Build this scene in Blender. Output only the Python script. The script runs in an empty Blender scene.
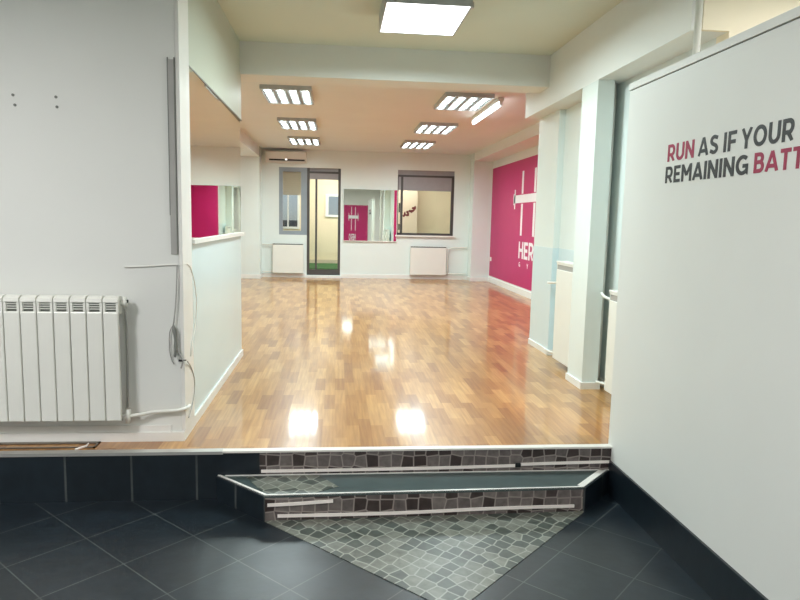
import bpy, bmesh, math, random
from mathutils import Vector, Matrix, Euler

random.seed(7)
S = bpy.context.scene
COL = S.collection

# ------------------------------------------------------------------ camera
CAM_H = 1.2
F_PX, PITCH, YAW, ROLL = 656.7, .1208, .0980, .0217
cd = bpy.data.cameras.new('camera')
cam = bpy.data.objects.new('camera', cd)
COL.objects.link(cam)
fw = Vector((math.sin(YAW) * math.cos(PITCH), math.cos(YAW) * math.cos(PITCH), -math.sin(PITCH)))
rt = Vector((math.cos(YAW), -math.sin(YAW), 0))
up = rt.cross(fw)
r2 = math.cos(ROLL) * rt + math.sin(ROLL) * up
u2 = -math.sin(ROLL) * rt + math.cos(ROLL) * up
M = Matrix((r2, u2, -fw)).transposed().to_4x4()
M.translation = Vector((0, 0, CAM_H))
cam.matrix_world = M
cd.sensor_fit = 'HORIZONTAL'
cd.sensor_width = 36
cd.lens = F_PX / 800 * 36
cd.clip_start = .02
cd.clip_end = 200
S.camera = cam

# ------------------------------------------------------------------ world, exposure
S.view_settings.view_transform = 'Standard'
S.view_settings.look = 'None'
S.view_settings.gamma = 1
S.view_settings.use_curve_mapping = False
S.view_settings.exposure = 0.0
w = bpy.data.worlds.new('world')
S.world = w
w.use_nodes = True
nt = w.node_tree
bg = nt.nodes['Background']
sky = nt.nodes.new('ShaderNodeTexSky')
sky.sky_type = 'HOSEK_WILKIE'
sky.turbidity = 5
sky.sun_direction = (-.3, -.6, .6)
nt.links.new(sky.outputs[0], bg.inputs[0])
bg.inputs[1].default_value = 3

# light strengths (watts) of the seen lamps and of those added unseen
P_LOUVRE, P_OPAL, P_ENTRY, P_LOGGIA, P_BATTEN = 44, 54, 76, 80, 4
SPREAD = 172
COOL = (.84, .985, 1.0)      # studio lamps and the panel by the beam
PLAIN = (1.0, .97, .98)     # unseen lamps added over the front room


# ------------------------------------------------------------------ materials
def lin(c):
    return tuple(((v / 255) / 12.92 if v / 255 <= .04045 else ((v / 255 + .055) / 1.055) ** 2.4) for v in c) + (1,)


def mat(name, rgb, rough=.5, metal=0, noise=.04, scale=8, bump=0, spec=.5, coat=0, trans=0, emit=None, es=0):
    m = bpy.data.materials.new(name)
    m.use_nodes = True
    t = m.node_tree
    b = t.nodes['Principled BSDF']
    c = lin(rgb)
    b.inputs['Roughness'].default_value = rough
    b.inputs['Metallic'].default_value = metal
    b.inputs['Specular IOR Level'].default_value = spec
    b.inputs['Coat Weight'].default_value = coat
    b.inputs['Coat Roughness'].default_value = .05
    b.inputs['Transmission Weight'].default_value = trans
    if emit:
        b.inputs['Emission Color'].default_value = lin(emit)
        b.inputs['Emission Strength'].default_value = es
    tc = t.nodes.new('ShaderNodeTexCoord')
    n = t.nodes.new('ShaderNodeTexNoise')
    n.inputs['Scale'].default_value = scale
    n.inputs['Detail'].default_value = 4
    t.links.new(tc.outputs['Object'], n.inputs['Vector'])
    r = t.nodes.new('ShaderNodeValToRGB')
    r.color_ramp.elements[0].position = .3
    r.color_ramp.elements[1].position = .7
    r.color_ramp.elements[0].color = tuple(v * (1 - noise) for v in c[:3]) + (1,)
    r.color_ramp.elements[1].color = tuple(min(1, v * (1 + noise)) for v in c[:3]) + (1,)
    t.links.new(n.outputs['Fac'], r.inputs['Fac'])
    t.links.new(r.outputs['Color'], b.inputs['Base Color'])
    if bump:
        bp = t.nodes.new('ShaderNodeBump')
        bp.inputs['Strength'].default_value = bump
        bp.inputs['Distance'].default_value = .004
        n2 = t.nodes.new('ShaderNodeTexNoise')
        n2.inputs['Scale'].default_value = scale * 12
        t.links.new(tc.outputs['Object'], n2.inputs['Vector'])
        t.links.new(n2.outputs['Fac'], bp.inputs['Height'])
        t.links.new(bp.outputs['Normal'], b.inputs['Normal'])
    return m


W_WALL = mat('white_wall_paint', (226, 229, 224), .55, noise=.015, scale=2, bump=.05)
W_CEIL_F = mat('ceiling_paint_entry', (214, 222, 208), .8, noise=.015, scale=2)
W_GLOSS = mat('white_gloss_paint', (226, 236, 232), .22, noise=.015, scale=2, bump=.03)
W_CEIL = mat('ceiling_paint', (224, 229, 226), .8, noise=.015, scale=2)
W_PANEL = mat('grey_green_panel', (190, 196, 180), .5, noise=.015, scale=2)
W_TEAL = mat('pale_aqua_gloss_paint', (210, 229, 232), .25, noise=.015, scale=2, bump=.03)
CREAM = mat('pale_cream_wall', (242, 234, 208), .7, noise=.02, scale=3)
W_TRIM = mat('white_trim', (232, 233, 228), .35, noise=.02)
W_RAD = mat('radiator_enamel', (232, 234, 226), .3, noise=.01)
W_PLASTIC = mat('white_plastic', (228, 228, 222), .35, noise=.01)
GREY_STRIP = mat('grey_edge_strip', (168, 168, 164), .35, noise=.05)
PINK = mat('magenta_paint', (184, 22, 100), .45, noise=.03, scale=3)
LETTER_W = mat('white_vinyl', (236, 234, 236), .4, noise=.01)
LETTER_K = mat('black_vinyl', (38, 44, 46), .5, noise=.05)
LETTER_R = mat('crimson_vinyl', (158, 28, 72), .5, noise=.05)
DARK = mat('dark_slot', (60, 62, 60), .6)
SLOT = mat('shaded_slot', (128, 132, 126), .6)
TREAD = mat('tread_reflection_tone', (70, 84, 84), .3, noise=.1, scale=10)  # tread colour lightened to imitate bluish light reflected off dark tile
TRIM_W = mat('white_nosing', (222, 219, 212), .4, noise=.03)
NOSE = mat('pale_nosing', (240, 240, 234), .35, metal=.1, noise=.05)
BLACK = mat('black_plastic', (26, 28, 30), .4)
ALU = mat('aluminium', (196, 196, 192), .35, metal=.6, noise=.05)
ALU_D = mat('dull_steel', (120, 112, 100), .45, metal=.6, noise=.15, scale=20)
LED_T = mat('white_tape', (250, 244, 238), .4, noise=.03)
FRAME_D = mat('dark_bronze_frame', (78, 76, 74), .45, metal=.2, noise=.04)
FRAME_B = mat('grey_blue_frame', (140, 152, 160), .45, noise=.04)
SHUT = mat('shutter_box_grey', (150, 148, 150), .5, noise=.04)
TAN = mat('cream_wall', (238, 222, 190), .7, noise=.03, scale=3)
TAN_D = mat('beige_wall', (206, 192, 168), .7, noise=.03, scale=3)
GREEN = mat('green_turf_carpet', (22, 88, 34), .9, noise=.3, scale=40, bump=.4)
RED = mat('red_petals', (96, 20, 24), .6, noise=.2, scale=30)
BLUEB = mat('blue_building', (60, 100, 140), .6, noise=.2, scale=4)
HOUSING = mat('lamp_housing', (176, 182, 182), .4, noise=.03)
REFL = mat('lamp_reflector', (235, 238, 235), .25, noise=.01)
TUBE = mat('lit_tube', (255, 255, 255), .4, noise=0, emit=(240, 250, 255), es=7)
TUBE_L = mat('lit_tube_glow', (255, 255, 255), .4, noise=0, emit=(240, 250, 255), es=.8)
LOUVRE = mat('louvre_aluminium', (150, 154, 154), .4, metal=.3, noise=.02)
OPAL = mat('lit_opal_diffuser', (255, 255, 255), .4, noise=0, emit=(245, 252, 255), es=4)
LEDDOT = mat('lit_display', (255, 255, 255), .4, noise=0, emit=(255, 255, 255), es=2)


def mirror_mat():
    m = mat('mirror_silver', (244, 247, 240), .015, metal=1, noise=.002)
    return m


MIRROR = mirror_mat()


def glass_mat():
    m = bpy.data.materials.new('window_glass')
    m.use_nodes = True
    t = m.node_tree
    t.nodes.clear()
    o = t.nodes.new('ShaderNodeOutputMaterial')
    tr = t.nodes.new('ShaderNodeBsdfTransparent')
    tr.inputs[0].default_value = (.96, .97, .96, 1)
    gl = t.nodes.new('ShaderNodeBsdfGlossy')
    gl.inputs['Roughness'].default_value = .02
    fr = t.nodes.new('ShaderNodeFresnel')
    fr.inputs['IOR'].default_value = 1.45
    mx = t.nodes.new('ShaderNodeMixShader')
    t.links.new(fr.outputs[0], mx.inputs[0])
    t.links.new(tr.outputs[0], mx.inputs[1])
    t.links.new(gl.outputs[0], mx.inputs[2])
    t.links.new(mx.outputs[0], o.inputs[0])
    return m


GLASS = glass_mat()


def base_nodes(name, rough, spec=.5):
    m = bpy.data.materials.new(name)
    m.use_nodes = True
    t = m.node_tree
    b = t.nodes['Principled BSDF']
    b.inputs['Roughness'].default_value = rough
    b.inputs['Specular IOR Level'].default_value = spec
    tc = t.nodes.new('ShaderNodeTexCoord')
    return m, t, b, tc


def ramp(t, stops):
    r = t.nodes.new('ShaderNodeValToRGB')
    e = r.color_ramp.elements
    while len(e) < len(stops):
        e.new(.5)
    for i, (p, c) in enumerate(stops):
        e[i].position = p
        e[i].color = lin(c)
    return r


def parquet():
    m, t, b, tc = base_nodes('oak_strip_parquet', .34, .4)
    mp = t.nodes.new('ShaderNodeMapping')
    mp.inputs['Rotation'].default_value = (0, 0, math.pi / 2)
    t.links.new(tc.outputs['Object'], mp.inputs['Vector'])
    br = t.nodes.new('ShaderNodeTexBrick')
    br.offset = .37
    br.offset_frequency = 2
    br.inputs['Scale'].default_value = 1
    br.inputs['Brick Width'].default_value = .34
    br.inputs['Row Height'].default_value = .07
    br.inputs['Mortar Size'].default_value = 0
    br.inputs['Color1'].default_value = (0, 0, 0, 1)
    br.inputs['Color2'].default_value = (1, 1, 1, 1)
    br.inputs['Mortar'].default_value = (.1, .1, .1, 1)
    t.links.new(mp.outputs[0], br.inputs['Vector'])
    r = ramp(t, [(0, (156, 106, 52)), (.3, (174, 124, 64)), (.65, (188, 140, 78)), (1, (202, 156, 94))])
    t.links.new(br.outputs['Color'], r.inputs['Fac'])
    gm = t.nodes.new('ShaderNodeMapping')
    gm.inputs['Scale'].default_value = (60, 3, 1)
    t.links.new(tc.outputs['Object'], gm.inputs['Vector'])
    gn = t.nodes.new('ShaderNodeTexNoise')
    gn.inputs['Scale'].default_value = 1
    gn.inputs['Detail'].default_value = 6
    t.links.new(gm.outputs[0], gn.inputs['Vector'])
    gr = ramp(t, [(.3, (205, 190, 170)), (.7, (255, 255, 255))])
    t.links.new(gn.outputs['Fac'], gr.inputs['Fac'])
    mx = t.nodes.new('ShaderNodeMix')
    mx.data_type = 'RGBA'
    mx.blend_type = 'MULTIPLY'
    mx.inputs[0].default_value = .8
    t.links.new(r.outputs[0], mx.inputs[6])
    t.links.new(gr.outputs[0], mx.inputs[7])
    t.links.new(mx.outputs[2], b.inputs['Base Color'])
    b.inputs['Coat Weight'].default_value = .6
    b.inputs['Coat Roughness'].default_value = .085
    bp = t.nodes.new('ShaderNodeBump')
    bp.inputs['Strength'].default_value = .05
    bp.inputs['Distance'].default_value = .004
    wn = t.nodes.new('ShaderNodeTexNoise')
    wn.inputs['Scale'].default_value = 5
    wn.inputs['Detail'].default_value = 0
    t.links.new(mp.outputs[0], wn.inputs['Vector'])
    t.links.new(wn.outputs['Fac'], bp.inputs['Height'])
    t.links.new(bp.outputs[0], b.inputs['Coat Normal'])
    return m


def slate_tile(name, loc, rot, size, vertical=False, rough=.32):
    m, t, b, tc = base_nodes(name, rough, .5)
    src = tc.outputs['Object']
    if vertical:
        sp = t.nodes.new('ShaderNodeSeparateXYZ')
        cb = t.nodes.new('ShaderNodeCombineXYZ')
        t.links.new(src, sp.inputs[0])
        t.links.new(sp.outputs['X'], cb.inputs['X'])
        t.links.new(sp.outputs['Z'], cb.inputs['Y'])
        src = cb.outputs[0]
    mp = t.nodes.new('ShaderNodeMapping')
    mp.inputs['Location'].default_value = loc
    mp.inputs['Rotation'].default_value = (0, 0, rot)
    t.links.new(src, mp.inputs['Vector'])
    br = t.nodes.new('ShaderNodeTexBrick')
    br.offset = 0
    br.inputs['Scale'].default_value = 1
    br.inputs['Brick Width'].default_value = size[0]
    br.inputs['Row Height'].default_value = size[1]
    br.inputs['Mortar Size'].default_value = .006 if vertical else .003
    br.inputs['Mortar Smooth'].default_value = .3
    br.inputs['Color1'].default_value = lin((26, 36, 43))
    br.inputs['Color2'].default_value = lin((30, 41, 49))
    br.inputs['Mortar'].default_value = lin((80, 86, 86))
    t.links.new(mp.outputs[0], br.inputs['Vector'])
    n = t.nodes.new('ShaderNodeTexNoise')
    n.inputs['Scale'].default_value = 14
    n.inputs['Detail'].default_value = 6
    t.links.new(tc.outputs['Object'], n.inputs['Vector'])
    r = ramp(t, [(.3, (210, 210, 210)), (.75, (255, 255, 255))])
    t.links.new(n.outputs['Fac'], r.inputs['Fac'])
    mx = t.nodes.new('ShaderNodeMix')
    mx.data_type = 'RGBA'
    mx.blend_type = 'MULTIPLY'
    mx.inputs[0].default_value = 1
    t.links.new(br.outputs['Color'], mx.inputs[6])
    t.links.new(r.outputs[0], mx.inputs[7])
    t.links.new(mx.outputs[2], b.inputs['Base Color'])
    bp = t.nodes.new('ShaderNodeBump')
    bp.inputs['Strength'].default_value = .12
    bp.inputs['Distance'].default_value = .006
    t.links.new(n.outputs['Fac'], bp.inputs['Height'])
    t.links.new(bp.outputs[0], b.inputs['Normal'])
    return m


def cobble(name, cell, rot, axes, stretch=1.0, rough=.35, cols=None, rnd=.36):
    """cobblestone print: jittered square cells with pale joints"""
    m, t, b, tc = base_nodes(name, rough, .5)
    sp = t.nodes.new('ShaderNodeSeparateXYZ')
    cb = t.nodes.new('ShaderNodeCombineXYZ')
    t.links.new(tc.outputs['Object'], sp.inputs[0])
    t.links.new(sp.outputs[axes[0]], cb.inputs['X'])
    t.links.new(sp.outputs[axes[1]], cb.inputs['Y'])
    mp = t.nodes.new('ShaderNodeMapping')
    mp.inputs['Rotation'].default_value = (0, 0, rot)
    mp.inputs['Scale'].default_value = (1 / cell, stretch / cell, 1)
    t.links.new(cb.outputs[0], mp.inputs['Vector'])
    v = t.nodes.new('ShaderNodeTexVoronoi')
    v.voronoi_dimensions = '2D'
    v.inputs['Randomness'].default_value = rnd
    v.inputs['Scale'].default_value = 1
    t.links.new(mp.outputs[0], v.inputs['Vector'])
    e = t.nodes.new('ShaderNodeTexVoronoi')
    e.voronoi_dimensions = '2D'
    e.feature = 'DISTANCE_TO_EDGE'
    e.inputs['Randomness'].default_value = rnd
    e.inputs['Scale'].default_value = 1
    t.links.new(mp.outputs[0], e.inputs['Vector'])
    sx = t.nodes.new('ShaderNodeSeparateColor')
    t.links.new(v.outputs['Color'], sx.inputs[0])
    c = cols or [(70, 64, 60), (104, 100, 94), (132, 130, 122), (166, 164, 156)]
    r = ramp(t, [(.0, c[0]), (.38, c[0]), (.44, c[1]), (.8, c[2])])
    t.links.new(sx.outputs[0], r.inputs['Fac'])
    n = t.nodes.new('ShaderNodeTexNoise')
    n.inputs['Scale'].default_value = 30
    n.inputs['Detail'].default_value = 5
    t.links.new(tc.outputs['Object'], n.inputs['Vector'])
    nr = ramp(t, [(.25, (190, 190, 190)), (.75, (255, 255, 255))])
    t.links.new(n.outputs['Fac'], nr.inputs['Fac'])
    mu = t.nodes.new('ShaderNodeMix')
    mu.data_type = 'RGBA'
    mu.blend_type = 'MULTIPLY'
    mu.inputs[0].default_value = 1
    t.links.new(r.outputs[0], mu.inputs[6])
    t.links.new(nr.outputs[0], mu.inputs[7])
    er = t.nodes.new('ShaderNodeMapRange')
    er.inputs['From Min'].default_value = .02
    er.inputs['From Max'].default_value = .075
    t.links.new(e.outputs['Distance'], er.inputs['Value'])
    mx = t.nodes.new('ShaderNodeMix')
    mx.data_type = 'RGBA'
    t.links.new(er.outputs[0], mx.inputs[0])
    mx.inputs[6].default_value = lin(c[3])
    t.links.new(mu.outputs[2], mx.inputs[7])
    t.links.new(mx.outputs[2], b.inputs['Base Color'])
    return m


PARQUET = parquet()
TILE = slate_tile('dark_slate_floor_tile', (-1.287, -2.524, 0), -math.pi / 4, (.333, .333))
TILE_V = slate_tile('dark_slate_riser_tile', (.703, .6, 0), 0, (.323, .9), True, .35)
TILE_P = slate_tile('dark_slate_plain', (.1, .1, 0), 0, (30, 30), False, .3)
TILE_S = slate_tile('dark_slate_side_tile', (.49, .6, 0), 0, (.16, .9), True, .3)
COB_F = cobble('cobble_print_floor', .062, math.pi / 4, ('X', 'Y'), cols=[(74, 82, 76), (106, 110, 102), (124, 128, 118), (146, 150, 140)])  # riser print again; green cast imitates gloss reflection on the level floor
COB_R = cobble('cobble_print_riser', .064, .02, ('X', 'Z'), cols=[(70, 60, 58), (112, 104, 102), (132, 124, 120), (154, 146, 140)], rnd=.26)  # same cobble print, browner to imitate the shade on the riser


# ------------------------------------------------------------------ mesh helpers
def bx(bm, x0, x1, y0, y1, z0, z1, bev=0, seg=2):
    x0, x1 = sorted((x0, x1)); y0, y1 = sorted((y0, y1)); z0, z1 = sorted((z0, z1))
    vs = [bm.verts.new((x, y, z)) for x in (x0, x1) for y in (y0, y1) for z in (z0, z1)]
    fs = [(0, 1, 3, 2), (4, 6, 7, 5), (0, 4, 5, 1), (2, 3, 7, 6), (0, 2, 6, 4), (1, 5, 7, 3)]
    f = [bm.faces.new([vs[i] for i in q]) for q in fs]
    if bev:
        ed = list({e for q in f for e in q.edges})
        bmesh.ops.bevel(bm, geom=ed, offset=bev, segments=seg, affect='EDGES', profile=.5)


def prism(bm, pts, z0, z1):
    lo = [bm.verts.new((x, y, z0)) for x, y in pts]
    hi = [bm.verts.new((x, y, z1)) for x, y in pts]
    n = len(pts)
    bm.faces.new(list(reversed(lo)))
    bm.faces.new(hi)
    for i in range(n):
        bm.faces.new((lo[i], lo[(i + 1) % n], hi[(i + 1) % n], hi[i]))


def tube(bm, pts, r, n=10):
    pts = [Vector(p) for p in pts]
    rings = []
    prev = None
    for i, p in enumerate(pts):
        a = pts[max(i - 1, 0)]
        c = pts[min(i + 1, len(pts) - 1)]
        d = (c - a).normalized()
        ref = prev if prev is not None else (Vector((0, 0, 1)) if abs(d.z) < .9 else Vector((1, 0, 0)))
        s = d.cross(ref)
        if s.length < 1e-6:
            s = d.cross(Vector((0, 1, 0)))
        s.normalize()
        q = s.cross(d).normalized()
        prev = q
        rr = r[i] if isinstance(r, (list, tuple)) else r
        rings.append([bm.verts.new(p + rr * (math.cos(k * 2 * math.pi / n) * s + math.sin(k * 2 * math.pi / n) * q)) for k in range(n)])
    for i in range(len(rings) - 1):
        for k in range(n):
            bm.faces.new((rings[i][k], rings[i][(k + 1) % n], rings[i + 1][(k + 1) % n], rings[i + 1][k]))
    bm.faces.new(list(reversed(rings[0])))
    bm.faces.new(rings[-1])


def smooth_path(pts, n=6):
    pts = [Vector(p) for p in pts]
    out = []
    for i in range(len(pts) - 1):
        p0 = pts[max(i - 1, 0)]; p1 = pts[i]; p2 = pts[i + 1]; p3 = pts[min(i + 2, len(pts) - 1)]
        for k in range(n):
            t = k / n
            out.append(.5 * ((2 * p1) + (-p0 + p2) * t + (2 * p0 - 5 * p1 + 4 * p2 - p3) * t * t + (-p0 + 3 * p1 - 3 * p2 + p3) * t ** 3))
    out.append(pts[-1])
    return out


def obj(name, bm, m, parent=None, smooth=False):
    me = bpy.data.meshes.new(name)
    bmesh.ops.recalc_face_normals(bm, faces=bm.faces[:])
    bm.to_mesh(me)
    bm.free()
    if smooth:
        for p in me.polygons:
            p.use_smooth = True
    me.materials.append(m)
    o = bpy.data.objects.new(name, me)
    COL.objects.link(o)
    if parent is not None:
        o.parent = parent
        # geometry is written in world coordinates: cancel the parent's offset
        o.matrix_parent_inverse = world_of(parent).inverted()
    return o


def world_of(o):
    m = o.matrix_basis.copy()
    if o.parent:
        m = world_of(o.parent) @ o.matrix_parent_inverse @ m
    return m


def box(name, x0, x1, y0, y1, z0, z1, m, parent=None, bev=0):
    bm = bmesh.new()
    bx(bm, x0, x1, y0, y1, z0, z1, bev)
    return obj(name, bm, m, parent)


def struct(name, *boxes, m=None, parent=None, bev=0):
    bm = bmesh.new()
    for b in boxes:
        bx(bm, *b, bev)
    o = obj(name, bm, m, parent)
    if parent is None:
        o['kind'] = 'structure'
    return o


def tag(o, label, cat, group=None):
    o['label'] = label
    o['category'] = cat
    if group:
        o['group'] = group
    return o


def thing(name, label, cat, loc, group=None):
    o = bpy.data.objects.new(name, None)
    o.empty_display_size = .1
    COL.objects.link(o)
    o.location = loc
    return tag(o, label, cat, group)


def dup(root, loc, label):
    r = root.copy()
    COL.objects.link(r)
    r.location = loc
    r['label'] = label
    for ch in list(root.children):
        c = ch.copy()
        COL.objects.link(c)
        c.parent = r
        for g in list(ch.children):
            d = g.copy()
            COL.objects.link(d)
            d.parent = c
    return r


def arc(cx, cy, rx, ry, a0, a1, n=12):
    return [(cx + rx * math.cos(math.radians(a0 + (a1 - a0) * k / n)), cy + ry * math.sin(math.radians(a0 + (a1 - a0) * k / n))) for k in range(n + 1)]


# bold capitals as strokes: letter -> (advance width, list of centre lines); cap height 1, stroke weight WGT
WGT = .19
h_ = WGT / 2
GLYPH = {
    'A': (.84, [[(.06, 0), (.42, 1.0)], [(.42, 1.0), (.78, 0)], [(.2, .27), (.64, .27)]]),
    'B': (.70, [[(h_, 0), (h_, 1)], [(h_, 1 - h_), (.38, 1 - h_)] + arc(.38, .715, .19, .19, 90, -90) + [(h_, .525)], [(h_, .525), (.40, .525)] + arc(.40, .31, .215, .215, 90, -90) + [(h_, h_)]]),
    'E': (.62, [[(h_, 0), (h_, 1)], [(h_, 1 - h_), (.6, 1 - h_)], [(h_, .5), (.55, .5)], [(h_, h_), (.61, h_)]]),
    'F': (.60, [[(h_, 0), (h_, 1)], [(h_, 1 - h_), (.6, 1 - h_)], [(h_, .47), (.55, .47)]]),
    'G': (.84, [arc(.46, .5, .37, .405, 48, 360, 26)[:-4] + [(.78, .16), (.78, .47)], [(.48, .45), (.875, .45)]]),
    'H': (.76, [[(h_, 0), (h_, 1)], [(.76 - h_, 0), (.76 - h_, 1)], [(h_, .5), (.76 - h_, .5)]]),
    'I': (.19, [[(h_, 0), (h_, 1)]]),
    'M': (.92, [[(h_, 0), (h_, 1)], [(.92 - h_, 0), (.92 - h_, 1)], [(.1, .96), (.46, .36)], [(.82, .96), (.46, .36)]]),
    'N': (.78, [[(h_, 0), (h_, 1)], [(.78 - h_, 0), (.78 - h_, 1)], [(.09, .95), (.69, .05)]]),
    'O': (.92, [arc(.46, .5, .365, .405, 0, 360, 28)]),
    'R': (.72, [[(h_, 0), (h_, 1)], [(h_, 1 - h_), (.40, 1 - h_)] + arc(.40, .65, .215, .255, 90, -90) + [(h_, .395)], [(.36, .40), (.63, 0)]]),
    'S': (.66, [[(.60, .83)] + arc(.335, .71, .225, .195, 60, 200, 10) + [(.2, .56), (.46, .45)] + arc(.345, .28, .225, .185, 40, -130, 12) + [(.05, .19)]]),
    'T': (.66, [[(.33, 0), (.33, 1)], [(0, 1 - h_), (.66, 1 - h_)]]),
    'U': (.76, [[(h_, 1), (h_, .4)] + arc(.38, .39, .285, .30, 180, 360, 14) + [(.76 - h_, .4), (.76 - h_, 1)]]),
    'Y': (.78, [[(.39, 0), (.39, .46)], [(.07, 1.0), (.39, .42)], [(.71, 1.0), (.39, .42)]]),
}


def stroke_quads(line, wt):
    pts = [Vector((x, y)) for x, y in line]
    pts = [p for i, p in enumerate(pts) if i == 0 or (p - pts[i - 1]).length > 1e-4]
    closed = (pts[0] - pts[-1]).length < 1e-3
    L, R = [], []
    for i, p in enumerate(pts):
        a = pts[i - 1] if i > 0 else (pts[-2] if closed else None)
        b = pts[i + 1] if i < len(pts) - 1 else (pts[1] if closed else None)
        d1 = (p - a).normalized() if a is not None else (b - p).normalized()
        d2 = (b - p).normalized() if b is not None else d1
        n1 = Vector((-d1.y, d1.x)); n2 = Vector((-d2.y, d2.x))
        nn = (n1 + n2)
        nn = nn.normalized() if nn.length > 1e-6 else n1
        k = wt / 2 / max(.5, nn.dot(n1))
        L.append(p + nn * k); R.append(p - nn * k)
    return L, R


def text_bm(body, fit, place, depth=.0015, gap=.13):
    """bold capitals fitted to fit = (width, height); place(u, v, d) puts them on the wall"""
    bm = bmesh.new()
    x = 0
    total = sum(GLYPH[c][0] for c in body) + gap * (len(body) - 1)
    sx, sy = fit[0] / total, fit[1]
    lay = 0
    for c in body:
        wdt, lines = GLYPH[c]
        for ln in lines:
            L, R = stroke_quads(ln, WGT)
            top = depth + lay * 2e-5
            lay += 1
            clip = lambda q: (max(0, min(total, x + q.x)) * sx, max(0, min(1, q.y)) * sy)
            ring = []
            for l, r in zip(L, R):
                (lu, lv_), (ru, rv) = clip(l), clip(r)
                ring.append([bm.verts.new(place(lu, lv_, 0)), bm.verts.new(place(lu, lv_, top)), bm.verts.new(place(ru, rv, top)), bm.verts.new(place(ru, rv, 0))])
            for a, b in zip(ring[:-1], ring[1:]):
                for k in range(4):
                    bm.faces.new((a[k], b[k], b[(k + 1) % 4], a[(k + 1) % 4]))
            bm.faces.new(ring[0]); bm.faces.new(list(reversed(ring[-1])))
        x += wdt + gap
    return bm


# ------------------------------------------------------------------ geometry constants
Z_LOW = -.255          # dark tiled floor of the front room
Z_STEP = -.125         # tread of the low step
Y_EDGE = 3.335         # front edge of the raised parquet
Y_FW = 3.51            # front wall left of the opening
X_LW = -.815           # mirror wall on the left
Y_BACK = 13.5
Z_CF, Z_CS = 2.62, 2.56
X_MAG = 3.1
X_PART = 1.5
X_N = 1.945            # pillar face right of the passage

# ------------------------------------------------------------------ floors
struct('floor_studio', (-2.3, 3.2, Y_EDGE, Y_BACK, -.03, 0), (-4, -2.3, Y_EDGE, Y_FW, -.03, 0), m=PARQUET)
bm = bmesh.new()
bx(bm, -4, 4, -1.5, Y_EDGE, Z_LOW - .05, Z_LOW)
o = obj('floor_front', bm, TILE); o['kind'] = 'structure'
# vertical tiled front of the raised floor
struct('trim_1', (-4, -.384, Y_EDGE - .012, Y_EDGE + .02, Z_LOW, -.004), m=TILE_V)
struct('trim_2', (-.384, 1.56, Y_EDGE - .014, Y_EDGE + .02, Z_STEP - .12, -.004), m=COB_R)
# metal nosings along the parquet edge
struct('trim_3', (-4, -.57, Y_EDGE - .018, Y_EDGE + .03, -.012, .004), m=ALU)
struct('trim_4', (-.572, 1.515, Y_EDGE - .022, Y_EDGE + .022, -.004, .006), m=TRIM_W)

# ------------------------------------------------------------------ walls
struct('wall_left', (-4, X_LW, Y_FW, 5.72, 0, Z_CF), m=W_WALL)
struct('wall_back', (-2.3, -1.157, Y_BACK, Y_BACK + .14, 0, Z_CS), (-1.157, -.6, Y_BACK, Y_BACK + .14, 0, .863),
       (-1.157, .076, Y_BACK, Y_BACK + .14, 2.205, Z_CS), (-.6, .076, Y_BACK, Y_BACK + .14, 0, .05),
       (.076, 1.23, Y_BACK, Y_BACK + .14, 0, Z_CS), (1.23, 2.40, Y_BACK, Y_BACK + .14, 0, .90),
       (1.23, 2.40, Y_BACK, Y_BACK + .14, 2.215, Z_CS), (2.40, 3.2, Y_BACK, Y_BACK + .14, 0, Z_CS), m=W_GLOSS)
struct('wall_studio_left', (-2.4, -2.3, 5.72, Y_BACK, 0, Z_CS), m=W_WALL)
struct('wall_studio_right', (X_MAG, X_MAG + .1, 6.4, Y_BACK, 0, Z_CS), m=W_WALL)
struct('wall_return', (X_N + .012, X_MAG, 6.36, 6.385, .12, 2.26), m=PINK)
struct('wall_passage', (2.0, 2.1, 3.46, 5.78, Z_LOW, Z_CF), (X_N, X_MAG, 5.78, 6.36, 0, Z_CS), m=W_GLOSS)
struct('wall_front_right', (2.0, 4.0, 3.345, 3.46, Z_LOW, Z_CF), m=CREAM)
struct('wall_front_left_side', (-4.1, -4, -1.5, Y_FW, Z_LOW, Z_CF), m=W_WALL)
struct('wall_front_right_side', (4, 4.1, -1.5, 3.46, Z_LOW, Z_CF), m=W_WALL)
struct('wall_rear', (-4.1, 4.1, -1.6, -1.5, Z_LOW, Z_CF), m=W_WALL)
struct('trim_5', (X_PART, X_N + .06, Y_EDGE - .005, Y_EDGE + .03, Z_LOW, 0), (1.5, 2.0, Y_EDGE + .03, 3.46, Z_LOW, -.03), m=TILE_P)
struct('floor_passage', (1.6, 2.0, 3.46, 3.5, -.03, 0), m=PARQUET)

# column, pilasters and beams
struct('column_1', (1.80, 1.92, 4.56, 4.86, 0, 2.2), (1.92, 2.0, 4.78, 4.86, 0, 2.2), m=W_GLOSS)
struct('column_2', (-2.3, -1.5, 13.12, Y_BACK, 0, Z_CS), m=W_GLOSS)
struct('column_3', (2.72, X_MAG, 13.12, Y_BACK, 0, Z_CS), m=W_GLOSS)
struct('beam_1', (X_LW - .1, X_N + .1, 5.66, 5.96, 2.36, Z_CF), m=W_WALL)
struct('beam_2', (1.80, 2.0, 3.36, 6.36, 2.2, Z_CF), m=W_WALL)
struct('beam_3', (2.72, X_MAG, 6.4, 13.12, 2.4, Z_CS), m=W_WALL)
struct('beam_4', (-2.3, -1.5, 5.96, 13.12, 2.36, Z_CS), m=W_WALL)
struct('beam_5', (1.85, 1.998, 3.335, 3.36, 2.2, Z_CF), m=CREAM)
struct('ceiling_studio', (-2.4, 3.2, 5.72, Y_BACK + .1, Z_CS, Z_CS + .1), m=W_CEIL)
struct('ceiling_front', (-4.1, 4.1, -1.6, 5.72, Z_CF, Z_CF + .1), m=W_CEIL_F)

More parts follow.
